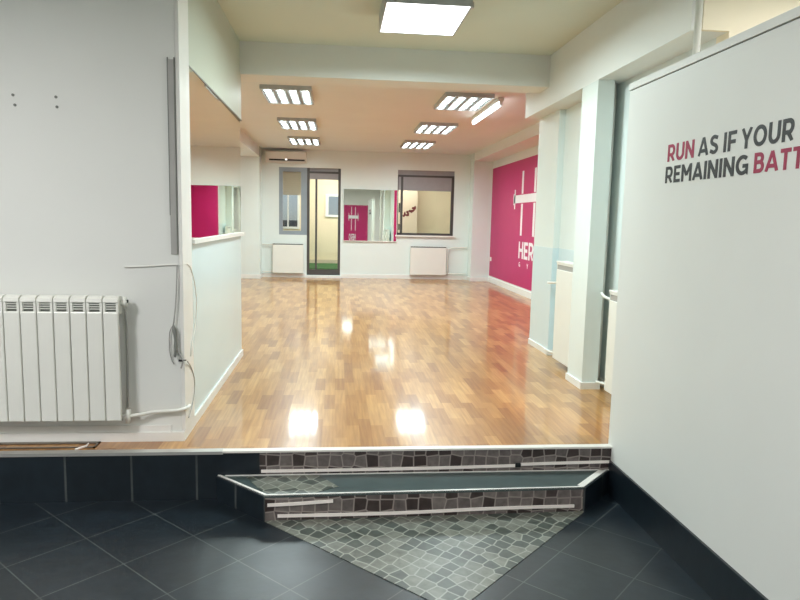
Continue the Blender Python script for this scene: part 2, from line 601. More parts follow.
# upper wall panel over the mirror, ledge under it, corner trim
struct('trim_6', (X_LW, X_LW + .014, 3.73, 5.72, 2.0, Z_CF), m=W_PANEL)
struct('trim_7', (X_LW, X_LW + .035, 3.735, 5.72, 1.045, 1.07), m=W_TRIM)
struct('trim_8', (X_LW + .002, X_LW + .02, Y_FW - .004, 3.73, .06, Z_CF), m=W_TRIM)

# glossy pale aqua lower wall
struct('trim_14', (X_LW, X_LW + .004, 3.73, 5.72, .055, 1.045), m=W_TEAL)
struct('trim_15', (1.996, 2.0, 4.86, 5.78, 0, .98), (X_N - .004, X_N, 5.776, 6.36, 0, .98), (X_N, 1.996, 5.776, 5.78, 0, .98), m=W_TEAL)

# skirtings
struct('baseboard_left', (X_LW, X_LW + .015, Y_FW, 5.72, 0, .055), m=W_TRIM)
struct('baseboard_left_end', (X_LW - .3, X_LW + .015, 5.72, 5.735, 0, .055), m=W_TRIM)
struct('baseboard_front', (-4, X_LW + .015, Y_FW - .015, Y_FW, 0, .05), m=W_TRIM)
struct('baseboard_back', (-1.5, -.62, Y_BACK - .015, Y_BACK, 0, .08), (.095, 2.72, Y_BACK - .015, Y_BACK, 0, .08), m=W_TRIM)
struct('baseboard_pilaster_left', (-2.3, -1.485, 13.105, 13.12, 0, .08), (-1.5, -1.485, 13.12, Y_BACK, 0, .08), m=W_TRIM)
struct('baseboard_pilaster_right', (2.705, X_MAG, 13.105, 13.12, 0, .08), (2.705, 2.72, 13.12, Y_BACK, 0, .08), m=W_TRIM)
struct('baseboard_right', (X_MAG - .015, X_MAG, 6.4, 13.105, 0, .10), m=W_TRIM)
struct('baseboard_column', (1.785, 1.80, 4.545, 4.86, 0, .05), (1.80, 1.935, 4.545, 4.56, 0, .05), (1.92, 1.935, 4.56, 4.78, 0, .05), m=W_TRIM)
struct('baseboard_passage', (1.985, 2.0, 4.86, 5.765, 0, .05), (X_N - .015, X_N, 5.765, 6.36, 0, .05), (X_N, 1.985, 5.765, 5.78, 0, .05),
       (1.985, 2.0, 3.5, 4.78, 0, .05), m=W_TRIM)

# partition with the slogan
pt = struct('wall_partition', (X_PART, X_PART + .10, 1.65, 3.365, -.08, 1.884), m=W_WALL)
bm = bmesh.new(); bx(bm, X_PART - .012, X_PART + .112, 1.65, 3.365, Z_LOW, -.08)
struct('baseboard_partition', (X_PART - .012, X_PART + .112, 1.64, 3.34, Z_LOW, -.075), m=TILE_P); bm.free()
struct('trim_9', (X_PART - .006, X_PART + .106, 1.645, 3.368, 1.889, 1.922), m=W_WALL)
struct('trim_10', (X_PART + .006, X_PART + .094, 1.655, 3.36, 1.882, 1.895), m=SLOT)

# ------------------------------------------------------------------ low step in front of the parquet
st = thing('step', 'low cobble-fronted step with slanting dark ends below the parquet floor', 'step', (.45, 3.2, Z_LOW))
FL, FR, BL, BR = (-.329, 3.06), (1.262, 3.09), (-.597, Y_EDGE - .014), (1.488, Y_EDGE - .014)
bm = bmesh.new()
prism(bm, [FL, FR, BR, BL], Z_STEP - .012, Z_STEP)
obj('tread', bm, TREAD, st)
bm = bmesh.new()
prism(bm, [(FL[0] + .01, FL[1] + .012), (FR[0] - .01, FR[1] + .012), BR, BL], Z_LOW, Z_STEP - .012)
obj('core', bm, TILE_P, st)
bm = bmesh.new()
prism(bm, [FL, FR, (FR[0], FR[1] + .012), (FL[0], FL[1] + .012)], Z_LOW, Z_STEP - .012)
obj('riser', bm, COB_R, st)


def slab(a, b, th, z0, z1, flip=1):
    d = Vector((b[0] - a[0], b[1] - a[1], 0)).normalized()
    n = Vector((d.y, -d.x, 0)) * th * flip
    q = bmesh.new()
    prism(q, [a, b, (b[0] + n.x, b[1] + n.y), (a[0] + n.x, a[1] + n.y)], z0, z1)
    return q


obj('side_panel', slab(BL, FL, .008, Z_LOW, Z_STEP - .003), TILE_S, st)['label'] = 'left side panel of two dark tiles'
obj('side_panel', slab(FR, BR, .008, Z_LOW, Z_STEP - .003), TILE_S, st)['label'] = 'right side panel of dark tile'
bm = slab(BL, FL, .012, Z_STEP - .004, Z_STEP + .003, -1)
obj('edge_trim', bm, NOSE, st)
obj('edge_trim', slab(FR, BR, .034, Z_STEP - .004, Z_STEP + .003, -1), NOSE, st)
obj('edge_trim', slab(FL, FR, .008, Z_STEP - .004, Z_STEP + .003, -1), NOSE, st)
obj('edge_trim', slab((BL[0] + .04, Y_EDGE - .026), (BR[0], Y_EDGE - .026), .009, Z_STEP, Z_STEP + .003, -1), NOSE, st)
bm = bmesh.new()
prism(bm, [(-.45, 3.295), (-.36, 3.12), (-.3, 3.073), (-.1, 3.073), (.02, 3.15), (-.085, 3.305)], Z_STEP, Z_STEP + .0025)
p = obj('tread_patch', bm, COB_F, st)
p['label'] = 'cobble-print patch with a pointed end on the left of the tread'

# cobble-print flooring laid in the tiles
bm = bmesh.new()
prism(bm, [(-.335, 3.06), (1.27, 3.09), (1.262, 3.075), (.46, 2.27), (.45, 2.27)], Z_LOW, Z_LOW + .003)
cf = obj('floor_covering', bm, COB_F)
tag(cf, 'triangular patch of cobblestone-print flooring in front of the low step', 'floor covering')


def strip(pts, label, parts=None):
    bm = bmesh.new()
    for a, b in zip(pts[:-1], pts[1:]):
        pass
    path = smooth_path(pts, 4)
    vs = []
    for p in path:
        y, z = p.y, p.z
        vs.append([bm.verts.new((p.x, y + dy, z + dz)) for dy, dz in ((0, -.0075), (-.006, -.0075), (-.006, .0075), (0, .0075))])
    for i in range(len(vs) - 1):
        for k in range(4):
            bm.faces.new((vs[i][k], vs[i + 1][k], vs[i + 1][(k + 1) % 4], vs[i][(k + 1) % 4]))
    bm.faces.new(vs[0]); bm.faces.new(list(reversed(vs[-1])))
    o = obj('light_strip', bm, LED_T)
    tag(o, label, 'light strip', 'white strips on the step fronts')
    return o


yu, yl = Y_EDGE - .0155, None


def yr(x): return FL[1] + (x - FL[0]) * (FR[1] - FL[1]) / (FR[0] - FL[0]) - .0012


strip([(-.376, yu, -.104), (.2, yu, -.103), (.6, yu, -.1), (.968, yu, -.094)], 'long white strip along the bottom of the upper cobble riser, left of the gap')
strip([(.992, yu, -.088), (1.2, yu, -.084), (1.49, yu, -.08)], 'short white strip on the upper riser at its right end beside the partition')
strip([(-.318, yr(-.318), -.172), (-.2, yr(-.2), -.169), (-.004, yr(0), -.16)], 'short slanting white strip at the upper left of the low step front')
strip([(-.27, yr(-.27), -.228), (.3, yr(.3), -.231), (.8, yr(.8), -.222), (1.215, yr(1.2), -.222)], 'longest white strip, running along the foot of the low step')
o = box('strip_connector', .966, .996, yu - .012, yu, -.102, -.078, BLACK, bev=.003)
tag(o, 'small black connector in the gap of the white strip on the upper riser', 'connector')

# ------------------------------------------------------------------ sectional radiator on the front wall
R0, R1 = -2.07, -1.094
ZR = .036
rad = thing('sectional_radiator', 'white sectional radiator with slotted top hung on the left front wall', 'radiator', (-1.6, Y_FW, .10))
n = 12
pitch = .0795
for i in range(n):
    x1 = R1 - i * pitch
    x0 = x1 - pitch + .004
    bm = bmesh.new()
    bx(bm, x0, x1, 3.405, 3.425, .105 + ZR, .672 + ZR, .006)          # front plate
    bx(bm, x0 + .03, x1 - .03, 3.425, 3.478, .115 + ZR, .70 + ZR, .004)  # water column
    # top cap: curved hood
    prof = [(3.478, .72), (3.478, .742), (3.45, .752), (3.425, .748), (3.408, .738), (3.404, .722), (3.412, .716)]
    a = [bm.verts.new((x0 + .002, y, z + ZR)) for y, z in prof]
    b = [bm.verts.new((x1 - .002, y, z + ZR)) for y, z in prof]
    for k in range(len(prof)):
        bm.faces.new((a[k], a[(k + 1) % len(prof)], b[(k + 1) % len(prof)], b[k]))
    bm.faces.new(a); bm.faces.new(list(reversed(b)))
    bx(bm, x0, x0 + .012, 3.408, 3.47, .66 + ZR, .735 + ZR)
    bx(bm, x1 - .012, x1, 3.408, 3.47, .66 + ZR, .735 + ZR)
    s = obj('section', bm, W_RAD, rad)
    bm = bmesh.new()
    bx(bm, x0 + .012, x1 - .012, 3.424, 3.43, .672 + ZR, .72 + ZR)
    g = obj('slot', bm, SLOT, s)
    bm = bmesh.new()
    for k in range(3):
        bx(bm, x0 + .012, x1 - .012, 3.412, 3.424, .684 + ZR + k * .012, .688 + ZR + k * .012)
    obj('louvre', bm, W_RAD, s)
bm = bmesh.new()
tube(bm, [(R1, 3.455, .712 + ZR), (R1 + .012, 3.455, .712 + ZR), (R1 + .03, 3.455, .712 + ZR)], .014, 12)
tube(bm, [(R1 + .018, 3.455, .695 + ZR), (R1 + .018, 3.455, .745 + ZR)], [.013, .009], 12)
obj('vent_valve', bm, W_RAD, rad, True)
box('valve_knob', R1 + .028, R1 + .036, 3.448, 3.462, .715 + ZR, .73 + ZR, BLACK, rad, .002)
bm = bmesh.new()
tube(bm, [(R1 - .02, 3.455, .155), (R1 + .02, 3.455, .155)], .013, 12)
tube(bm, [(R1 + .018, 3.455, .115), (R1 + .018, 3.455, .19)], [.011, .016], 12)
obj('return_valve', bm, W_RAD, rad, True)
bm = bmesh.new()
tube(bm, [(R1 + .018, 3.455, .2), (R1 + .018, 3.47, .4), (R1 + .018, 3.47, .65), (R1 + .018, 3.455, .72)], .006, 8)
obj('bypass_pipe', bm, GREY_STRIP, rad, True)
bm = bmesh.new()
tube(bm, smooth_path([(R1 + .02, 3.455, .152), (R1 + .1, 3.475, .160), (-.95, 3.485, .166), (-.84, 3.485, .172), (-.802, 3.49, .178), (-.786, 3.52, .178), (-.786, 3.56, .178)], 5), .009, 10)
obj('feed_pipe', bm, W_RAD, rad, True)

bm = bmesh.new()
bx(bm, -2.4, -1.23, 3.465, 3.49, .001, .006)
bx(bm, -2.4, -1.23, 3.40, 3.41, .001, .006)
bx(bm, -1.24, -1.23, 3.40, 3.49, .001, .006)
o = obj('metal_frame', bm, ALU_D)
tag(o, 'thin dull metal frame lying on the wood strip under the left radiator', 'frame')
bm = bmesh.new()
tube(bm, [(-1.315, 3.37, .006), (-1.30, 3.385, .007), (-1.275, 3.41, .008), (-1.268, 3.425, .02)], [.004, .006, .006, .003], 8)
o = obj('screw_plug', bm, LED_T, None, True)
tag(o, 'small pale plastic plug lying on the floor by the metal frame', 'plug')
# pale wall duct over the skirting behind the radiator
struct('trim_11', (-4, -.87, Y_FW - .006, Y_FW, .05, .085), m=W_TRIM)

# wall anchors
for i, (x, z, l) in enumerate([(-1.597, 1.773, 'upper screw hole of the left pair on the blank wall'), (-1.59, 1.725, 'lower screw hole of the left pair on the blank wall'),
                               (-1.394, 1.771, 'upper screw hole of the right pair on the blank wall'), (-1.391, 1.723, 'lower screw hole of the right pair on the blank wall')]):
    bm = bmesh.new()
    tube(bm, [(x, Y_FW - .004, z), (x, Y_FW, z)], .007, 10)
    tube(bm, [(x, Y_FW - .008, z), (x, Y_FW - .002, z)], .003, 8)
    tag(obj('wall_anchor', bm, SLOT), l, 'wall anchor', 'anchors in the left wall')

# ------------------------------------------------------------------ cables at the wall corner
def cable(pts, r, m, name, label, parent=None):
    bm = bmesh.new()
    tube(bm, smooth_path(pts, 6), r, 8)
    o = obj(name, bm, m, parent, True)
    if parent is None:
        tag(o, label, 'cable', 'loose cables at the wall corner')
    return o


cw = Y_FW - .006
cable([(-1.087, cw, .930), (-1.02, cw, .933), (-.94, cw, .938), (-.86, cw, .945), (-.822, cw, .944)], .0035, W_PLASTIC, 'cable', 'white cable stub running level along the left wall to the corner')
cable([(-.822, Y_FW - .014, .944), (-.826, Y_FW - .014, .84), (-.834, Y_FW - .015, .72), (-.846, Y_FW - .016, .63)], .0035, GREY_STRIP, 'cable', 'grey cable hanging down the wall corner into the plug bundle')
xo = X_LW + .022
cable([(-.80, 3.505, .945), (xo, 3.60, .945), (xo, 3.70, .90), (xo, 3.79, .80), (xo, 3.82, .68), (xo, 3.76, .57), (xo, 3.67, .49), (xo, 3.65, .43)], .003, W_PLASTIC, 'cable', 'thin pale cable looping out over the mirror wall')
cable([(xo + .01, 3.52, .43), (xo, 3.66, .36), (xo, 3.74, .26), (xo, 3.68, .16), (xo + .01, 3.53, .12)], .003, GREY_STRIP, 'cable', 'thin grey cable dropping from the plug bundle to the skirting')
pb = thing('cable_connector', 'tangle of grey plugs and looped lead hanging on the wall corner', 'plug', (-.845, Y_FW - .02, .62))
bm = bmesh.new()
tube(bm, smooth_path([(-.846, 3.494, .63), (-.838, 3.492, .585), (-.835, 3.49, .52), (-.84, 3.49, .46)], 4), [.004, .006, .009, .011, .01, .009, .008, .009, .011, .01, .009, .008, .005][:13], 10)
obj('plug', bm, SLOT, pb, True)
bm = bmesh.new()
tube(bm, smooth_path([(-.846, 3.495, .63), (-.866, 3.5, .59), (-.869, 3.5, .5), (-.858, 3.5, .44), (-.845, 3.495, .42)], 6), .003, 8)
obj('lead', bm, GREY_STRIP, pb, True)
bm = bmesh.new()
tube(bm, smooth_path([(-.836, 3.49, .53), (-.815, 3.49, .475), (-.80, 3.49, .44), (-.81, 3.49, .40)], 6), .004, 8)
obj('lead', bm, GREY_STRIP, pb, True)
bm = bmesh.new()
bx(bm, -.822, -.80, 3.485, 3.497, .436, .446, .002)
bx(bm, -.80, -.782, 3.488, 3.494, .44, .446, .001)
obj('terminal', bm, BLACK, pb)

# ------------------------------------------------------------------ mirror on the left wall
mr = thing('wall_mirror', 'long horizontal mirror on the left side wall reflecting magenta', 'mirror', (X_LW, 4.6, 1.07))
bm = bmesh.new()
prism(bm, [(X_LW + .002, 3.735), (X_LW + .0185, 3.735), (X_LW + .006, 5.715), (X_LW + .002, 5.715)], 1.07, 1.992)
obj('glass_plate', bm, MIRROR, mr)
box('edge_strip', X_LW, X_LW + .02, 3.735, 5.72, 1.992, 2.0, SLOT, mr)
bm = bmesh.new()
bx(bm, -.852, -.818, Y_FW - .008, Y_FW, 1.0, 1.975)
o = obj('edge_strip', bm, GREY_STRIP, None)
o.name = 'corner_profile'
tag(o, 'narrow grey upright profile on the wall edge beside the left mirror', 'profile')
box('groove', -.822, -.817, Y_FW - .010, Y_FW, 1.0, 1.985, SLOT, o)
box('groove', -.854, -.85, Y_FW - .010, Y_FW, 1.2, 1.985, SLOT, o)

# mirror on the back wall
bmr = thing('wall_mirror', 'square frameless mirror on the back wall between door and window', 'mirror', (.68, Y_BACK, .754))
ang = math.radians(.72)
for nm, (x0, x1, z0, z1, y0, y1), m in (('glass_plate', (-.538, .538, .012, 1.049, -.03, -.024), MIRROR), ('backing', (-.53, .53, .014, 1.045, -.024, -.018), W_TRIM),
                                       ('bottom_rail', (-.545, .545, 0, .014, -.034, -.016), W_TRIM), ('edge_strip', (.538, .545, .01, 1.05, -.032, -.018), W_TRIM)):
    bm = bmesh.new()
    bx(bm, x0, x1, y0, y1, z0, z1)
    me = bpy.data.meshes.new(nm); bmesh.ops.recalc_face_normals(bm, faces=bm.faces[:]); bm.to_mesh(me); bm.free(); me.materials.append(m)
    q = bpy.data.objects.new(nm, me); COL.objects.link(q); q.parent = bmr
bmr.rotation_euler = (0, 0, ang)

# ------------------------------------------------------------------ door and windows in the back wall
dr = bpy.data.objects.new('door_1', None); COL.objects.link(dr); dr.location = (-.26, Y_BACK, .05); dr['kind'] = 'structure'
bm = bmesh.new()
ya, yb = Y_BACK + .03, Y_BACK + .09
bx(bm, -.6, -.548, ya, yb, .05, 2.205); bx(bm, .025, .076, ya, yb, .05, 2.205)
bx(bm, -.548, .025, ya, yb, 2.10, 2.14); bx(bm, -.548, .025, ya, yb, .05, .16)
obj('door_frame', bm, FRAME_D, dr)
box('shutter_box', -.548, .025, ya + .005, yb, 1.985, 2.10, SHUT, dr)
box('header_panel', -.548, .025, ya + .03, yb, 2.14, 2.205, SHUT, dr)
box('stile', -.435, -.395, ya + .01, yb, .16, 1.985, FRAME_D, dr)
box('glass_pane', -.548, .025, ya + .028, ya + .034, .16, 1.985, GLASS, dr)
bm = bmesh.new(); bx(bm, .04, .062, ya - .012, ya, .86, 1.03, .004); bx(bm, .035, .05, ya - .05, ya - .035, .93, .95, .003); bx(bm, .045, .057, ya - .05, ya, .933, .947)
obj('door_handle', bm, FRAME_D, dr)
struct('trim_12', (-.64, .10, Y_BACK - .05, Y_BACK + .02, 0, .045), m=W_TRIM)

w1 = bpy.data.objects.new('window_1', None); COL.objects.link(w1); w1.location = (-.88, Y_BACK, .863); w1['kind'] = 'structure'
bm = bmesh.new()
ya, yb = Y_BACK + .01, Y_BACK + .09
bx(bm, -1.157, -1.085, ya, yb, .863, 2.205); bx(bm, -.72, -.6, ya, yb, .863, 2.205)
bx(bm, -1.085, -.72, ya, yb, 2.12, 2.205); bx(bm, -1.085, -.72, ya, yb, .863, .945)
obj('window_frame', bm, FRAME_B, w1)
box('glass_pane', -1.085, -.72, ya + .035, ya + .041, .945, 2.12, GLASS, w1)
bm = bmesh.new()
for k in range(11):
    bx(bm, -1.08, -.725, ya + .06, ya + .068, 1.66 + k * .042, 1.70 + k * .042, .003)
obj('blind', bm, TAN_D, w1)

w2 = bpy.data.objects.new('window_2', None); COL.objects.link(w2); w2.location = (1.8, Y_BACK, .9); w2['kind'] = 'structure'
bm = bmesh.new()
ya, yb = Y_BACK + .03, Y_BACK + .09
bx(bm, 1.30, 1.345, ya, yb, .93, 2.1); bx(bm, 2.345, 2.40, ya, yb, .93, 2.1)
bx(bm, 1.23, 2.40, ya, yb, 2.08, 2.12); bx(bm, 1.23, 2.40, ya, yb, .90, .945); bx(bm, 1.23, 1.25, ya, yb, .9, 2.1)
obj('window_frame', bm, FRAME_D, w2)
box('shutter_box', 1.25, 2.345, ya + .005, yb, 1.81, 2.08, SHUT, w2)
box('header_panel', 1.23, 2.40, ya + .02, yb, 2.12, 2.215, SHUT, w2)
box('glass_pane', 1.345, 2.345, ya + .028, ya + .034, .945, 1.81, GLASS, w2)
box('side_pane', 1.25, 1.30, ya + .028, ya + .034, .945, 2.08, GLASS, w2)
bm = bmesh.new(); bx(bm, 2.335, 2.365, ya - .03, ya, 1.05, 1.2, .004)
obj('window_handle', bm, FRAME_D, w2)
bm = bmesh.new(); bx(bm, 1.262, 1.29, ya - .015, ya + .02, 1.36, 1.55, .004); bx(bm, 1.262, 1.29, ya - .015, ya + .02, 1.0, 1.13, .004)
obj('hinge', bm, DARK, w2)
struct('trim_13', (1.2, 2.44, Y_BACK - .05, Y_BACK + .03, .87, .90), m=W_TRIM)

# red spray seen in the big window
yr_ = Y_BACK + .05
fl = thing('window_sticker', 'dark red leafy sticker on the left part of the big window', 'sticker', (1.48, yr_, 1.35))
for i in range(11):
    t_ = i / 10
    cx = 1.385 + .22 * t_ + .02 * math.sin(i * 4.1); cz = 1.30 + .15 * t_ + .03 * math.sin(i * 2.6)
    L_ = .05 + .014 * math.sin(i * 1.7); a_ = .6 + 1.0 * math.sin(i * 2.1)
    bm = bmesh.new()
    pts = []
    for k in range(12):
        an = k * 2 * math.pi / 12
        u_, v_ = L_ * math.cos(an) * .8, .022 * math.sin(an) * (1 - .4 * math.cos(an))
        pts.append((cx + u_ * math.cos(a_) - v_ * math.sin(a_), cz + u_ * math.sin(a_) + v_ * math.cos(a_)))
    a = [bm.verts.new((x, yr_, z)) for x, z in pts]
    b = [bm.verts.new((x, yr_ + .002, z)) for x, z in pts]
    bm.faces.new(a); bm.faces.new(list(reversed(b)))
    for k in range(12):
        bm.faces.new((a[k], b[k], b[(k + 1) % 12], a[(k + 1) % 12]))
    for v in bm.verts:
        v.co.y += i * .00015
    obj('leaf', bm, RED, fl)

# ------------------------------------------------------------------ glazed balcony behind the back wall
YL = 15.4
struct('floor_balcony', (-3.2, 4.0, Y_BACK + .14, YL, -.06, .17), m=GREEN)
struct('wall_balcony', (-3.2, -1.85, YL, YL + .1, 0, 2.6), (-1.85, -.85, YL, YL + .1, 0, .95), (-1.85, -.85, YL, YL + .1, 1.85, 2.6), (-.85, -.22, YL, YL + .1, 0, 2.6),
       (-.22, .35, YL, YL + .1, 0, 1.27), (-.22, .35, YL, YL + .1, 1.72, 2.6), (.35, 4.0, YL, YL + .1, 0, 2.6), m=TAN)
struct('wall_balcony_return', (1.35, 1.82, YL - .45, YL, .17, 2.6), m=TAN_D)
struct('wall_balcony_left', (-3.3, -3.2, Y_BACK + .14, YL, -.06, 2.6), m=TAN)
struct('wall_balcony_right', (4.0, 4.1, Y_BACK + .14, YL, -.06, 2.6), m=TAN)
struct('ceiling_balcony', (-3.3, 4.1, Y_BACK + .14, YL + .1, 2.6, 2.7), m=W_CEIL)
struct('baseboard_balcony', (-3.2, 1.35, YL - .02, YL, .17, .25), m=TAN_D)
w3 = bpy.data.objects.new('window_3', None); COL.objects.link(w3); w3.location = (.06, YL, 1.27); w3['kind'] = 'structure'
bm = bmesh.new()
bx(bm, -.26, -.19, YL - .03, YL + .05, 1.24, 1.76); bx(bm, .32, .39, YL - .03, YL + .05, 1.24, 1.76); bx(bm, -.19, .32, YL - .03, YL + .05, 1.24, 1.29); bx(bm, -.19, .32, YL - .03, YL + .05, 1.71, 1.76)
obj('window_frame', bm, W_TRIM, w3)
box('glass_pane', -.19, .32, YL + .01, YL + .016, 1.29, 1.71, GLASS, w3)
w4 = bpy.data.objects.new('window_4', None); COL.objects.link(w4); w4.location = (-1.35, YL, .95); w4['kind'] = 'structure'
bm = bmesh.new()
bx(bm, -1.85, -1.8, YL - .02, YL + .05, .95, 1.85); bx(bm, -.9, -.85, YL - .02, YL + .05, .95, 1.85); bx(bm, -1.8, -.9, YL - .02, YL + .05, .95, 1.0); bx(bm, -1.8, -.9, YL - .02, YL + .05, 1.8, 1.85); bx(bm, -1.13, -1.10, YL - .02, YL + .05, 1.0, 1.8)
obj('window_frame', bm, W_TRIM, w4)
box('glass_pane', -1.8, -.9, YL + .01, YL + .016, 1.0, 1.8, GLASS, w4)
# street outside
hs = thing('house', 'blue-grey house seen small through the narrow window', 'house', (-3, 27, -3))
box('wall', -5.5, -1.2, 26, 30, -3, .35, BLUEB, hs)
bm = bmesh.new()
vs = [bm.verts.new(c) for c in ((-5.7, 25.8, .35), (-1.0, 25.8, .35), (-1.0, 30.2, .35), (-5.7, 30.2, .35), (-5.2, 28, 1.1), (-1.5, 28, 1.1))]
for f in ((0, 1, 5, 4), (1, 2, 5), (2, 3, 4, 5), (3, 0, 4), (3, 2, 1, 0)):
    bm.faces.new([vs[i] for i in f])
obj('roof', bm, DARK, hs)
for x in (-4.6, -3.4, -2.3):
    box('house_window', x, x + .6, 25.96, 26.02, -.9, .1, W_TRIM, hs)
struct('ground', (-40, 40, YL + .3, 70, -3.1, -3.0), m=TAN_D)

# ------------------------------------------------------------------ panel radiators
def panel_rad(label, x0, x1, y0, z0, z1, pipes):
    r = thing('panel_radiator', label, 'radiator', ((x0 + x1) / 2, Y_BACK, z0), 'panel radiators in the studio')
    bm = bmesh.new()
    bx(bm, x0, x1, y0, y0 + .012, z0, z1 - .028, .004)
    bx(bm, x0 + .02, x1 - .02, y0 + .012, y0 + .07, z0 + .03, z1 - .03)
    for s in (x0, x1 - .006):
        bx(bm, s, s + .006, y0 + .004, y0 + .075, z0, z1)
    obj('panel', bm, W_RAD, r)
    bm = bmesh.new()
    bx(bm, x0 + .006, x1 - .006, y0 + .006, y0 + .075, z1 - .026, z1 - .010)
    g = obj('grille', bm, DARK, r)
    bm = bmesh.new()
    k = int((x1 - x0) / .05)
    for i in range(k + 1):
        xx = x0 + (x1 - x0 - .02) * i / k
        bx(bm, xx, xx + .02, y0 + .007, y0 + .077, z1 - .010, z1)
    obj('slat', bm, W_RAD, g)
    for q in pipes:
        bm = bmesh.new()
        tube(bm, smooth_path(q, 4), .011, 8)
        obj('pipe', bm, W_RAD, r, True)
    return r


yp = Y_BACK - .10
panel_rad('white panel radiator on the back wall under the narrow window', -1.277, -.665, yp, .09, .69,
          [[(-1.277, yp + .04, .66), (-1.35, yp + .05, .66), (-1.49, yp + .06, .665)], [(-1.277, yp + .04, .12), (-1.36, yp + .05, .115), (-1.49, yp + .06, .115)]])
panel_rad('white panel radiator on the back wall under the big window', 1.51, 2.258, yp, .088, .68,
          [[(2.258, yp + .04, .62), (2.32, yp + .04, .63), (2.4, yp + .05, .66), (2.70, yp + .06, .665)], [(2.258, yp + .04, .11), (2.35, yp + .05, .115), (2.7, yp + .06, .12)],
           [(2.29, yp + .04, .10), (2.29, yp + .04, .62)]])
def side_rad(label, y0, y1, xf, z0, z1, pipes):
    r = thing('panel_radiator', label, 'radiator', (xf + .08, (y0 + y1) / 2, z0), 'tall radiators along the passage')
    bm = bmesh.new()
    bx(bm, xf, xf + .012, y0, y1, z0, z1 - .07, .004)
    bx(bm, xf, xf + .012, y0, y1, z1 - .03, z1 - .012, .002)
    bx(bm, xf + .012, xf + .08, y0 + .02, y1 - .02, z0 + .03, z1 - .03)
    for s in (y0, y1 - .006):
        bx(bm, xf + .004, xf + .085, s, s + .006, z0, z1 - .01)
    obj('panel', bm, W_RAD, r)
    bm = bmesh.new()
    bx(bm, xf - .004, xf + .09, y0 - .006, y1 + .006, z1 - .014, z1, .003)
    obj('top_cover', bm, W_TRIM, r)
    bm = bmesh.new()
    bx(bm, xf + .006, xf + .012, y0 + .004, y1 - .004, z1 - .07, z1 - .03)
    obj('grille', bm, GREY_STRIP, r)
    for q in pipes:
        bm = bmesh.new()
        tube(bm, smooth_path(q, 4), .011, 8)
        obj('pipe', bm, W_RAD, r, True)
    return r


side_rad('tall white radiator in the niche between column and far pillar', 4.87, 5.38, 1.85, .06, .89,
         [[(1.90, 5.38, .70), (1.90, 5.52, .69), (1.90, 5.74, .67)], [(1.90, 5.38, .10), (1.90, 5.55, .07), (1.90, 5.74, .06)]])
side_rad('white radiator end showing between column and slogan partition', 3.62, 4.30, 1.86, .06, .76,
         [[(1.91, 4.30, .68), (1.90, 4.46, .69), (1.90, 4.53, .71)], [(1.91, 4.30, .09), (1.90, 4.46, .07), (1.90, 4.53, .06)]])
bm = bmesh.new()
tube(bm, [(1.965, 4.66, 0), (1.965, 4.66, 2.2)], .012, 10)
o = obj('riser_pipe', bm, W_RAD, None, True)
tag(o, 'thin white upright pipe behind the column at the right', 'pipe')
bm = bmesh.new()
tube(bm, [(1.815, 3.318, -.255), (1.815, 3.318, Z_CF)], .018, 10)
o = obj('riser_pipe', bm, W_RAD, None, True)
tag(o, 'pale upright pole rising above the slogan partition', 'pipe')

# ------------------------------------------------------------------ air conditioner
ac = thing('air_conditioner', 'white wall air conditioner above the narrow window', 'air conditioner', (-1.0, Y_BACK, 2.28))
bm = bmesh.new()
prof = [(Y_BACK, 2.285), (Y_BACK, 2.505), (Y_BACK - .17, 2.505), (Y_BACK - .2, 2.485), (Y_BACK - .205, 2.36), (Y_BACK - .18, 2.318), (Y_BACK - .12, 2.287)]
a = [bm.verts.new((-1.40, y, z)) for y, z in prof]; b = [bm.verts.new((-.61, y, z)) for y, z in prof]
for k in range(len(prof)):
    bm.faces.new((a[k], b[k], b[(k + 1) % len(prof)], a[(k + 1) % len(prof)]))
bm.faces.new(a); bm.faces.new(list(reversed(b)))
obj('body', bm, W_PLASTIC, ac)
bm = bmesh.new(); bx(bm, -1.33, -.64, Y_BACK - .206, Y_BACK - .15, 2.318, 2.342)
obj('air_outlet', bm, BLACK, ac)
box('flap', -1.33, -.64, Y_BACK - .2, Y_BACK - .13, 2.302, 2.306, W_PLASTIC, ac)
box('display', -1.02, -.98, Y_BACK - .2085, Y_BACK - .2, 2.325, 2.345, LEDDOT, ac)

# ------------------------------------------------------------------ ceiling lamps
def area(name, parent, loc, sx, sy, watts, spread=180, color=COOL, rot=(0, 0, 0)):
    l = bpy.data.lights.new(name, 'AREA')
    l.shape = 'RECTANGLE'; l.size = sx; l.size_y = sy
    l.energy = watts; l.color = color[:3]
    l.spread = math.radians(spread)
    o = bpy.data.objects.new(name, l)
    COL.objects.link(o)
    o.parent = parent
    o.location = loc
    o.rotation_euler = rot
    return o


def local(name, bm, m, parent, smooth=False):
    me = bpy.data.meshes.new(name)
    bmesh.ops.recalc_face_normals(bm, faces=bm.faces[:])
    bm.to_mesh(me); bm.free()
    me.materials.append(m)
    if smooth:
        for p in me.polygons:
            p.use_smooth = True
    o = bpy.data.objects.new(name, me); COL.objects.link(o); o.parent = parent
    return o


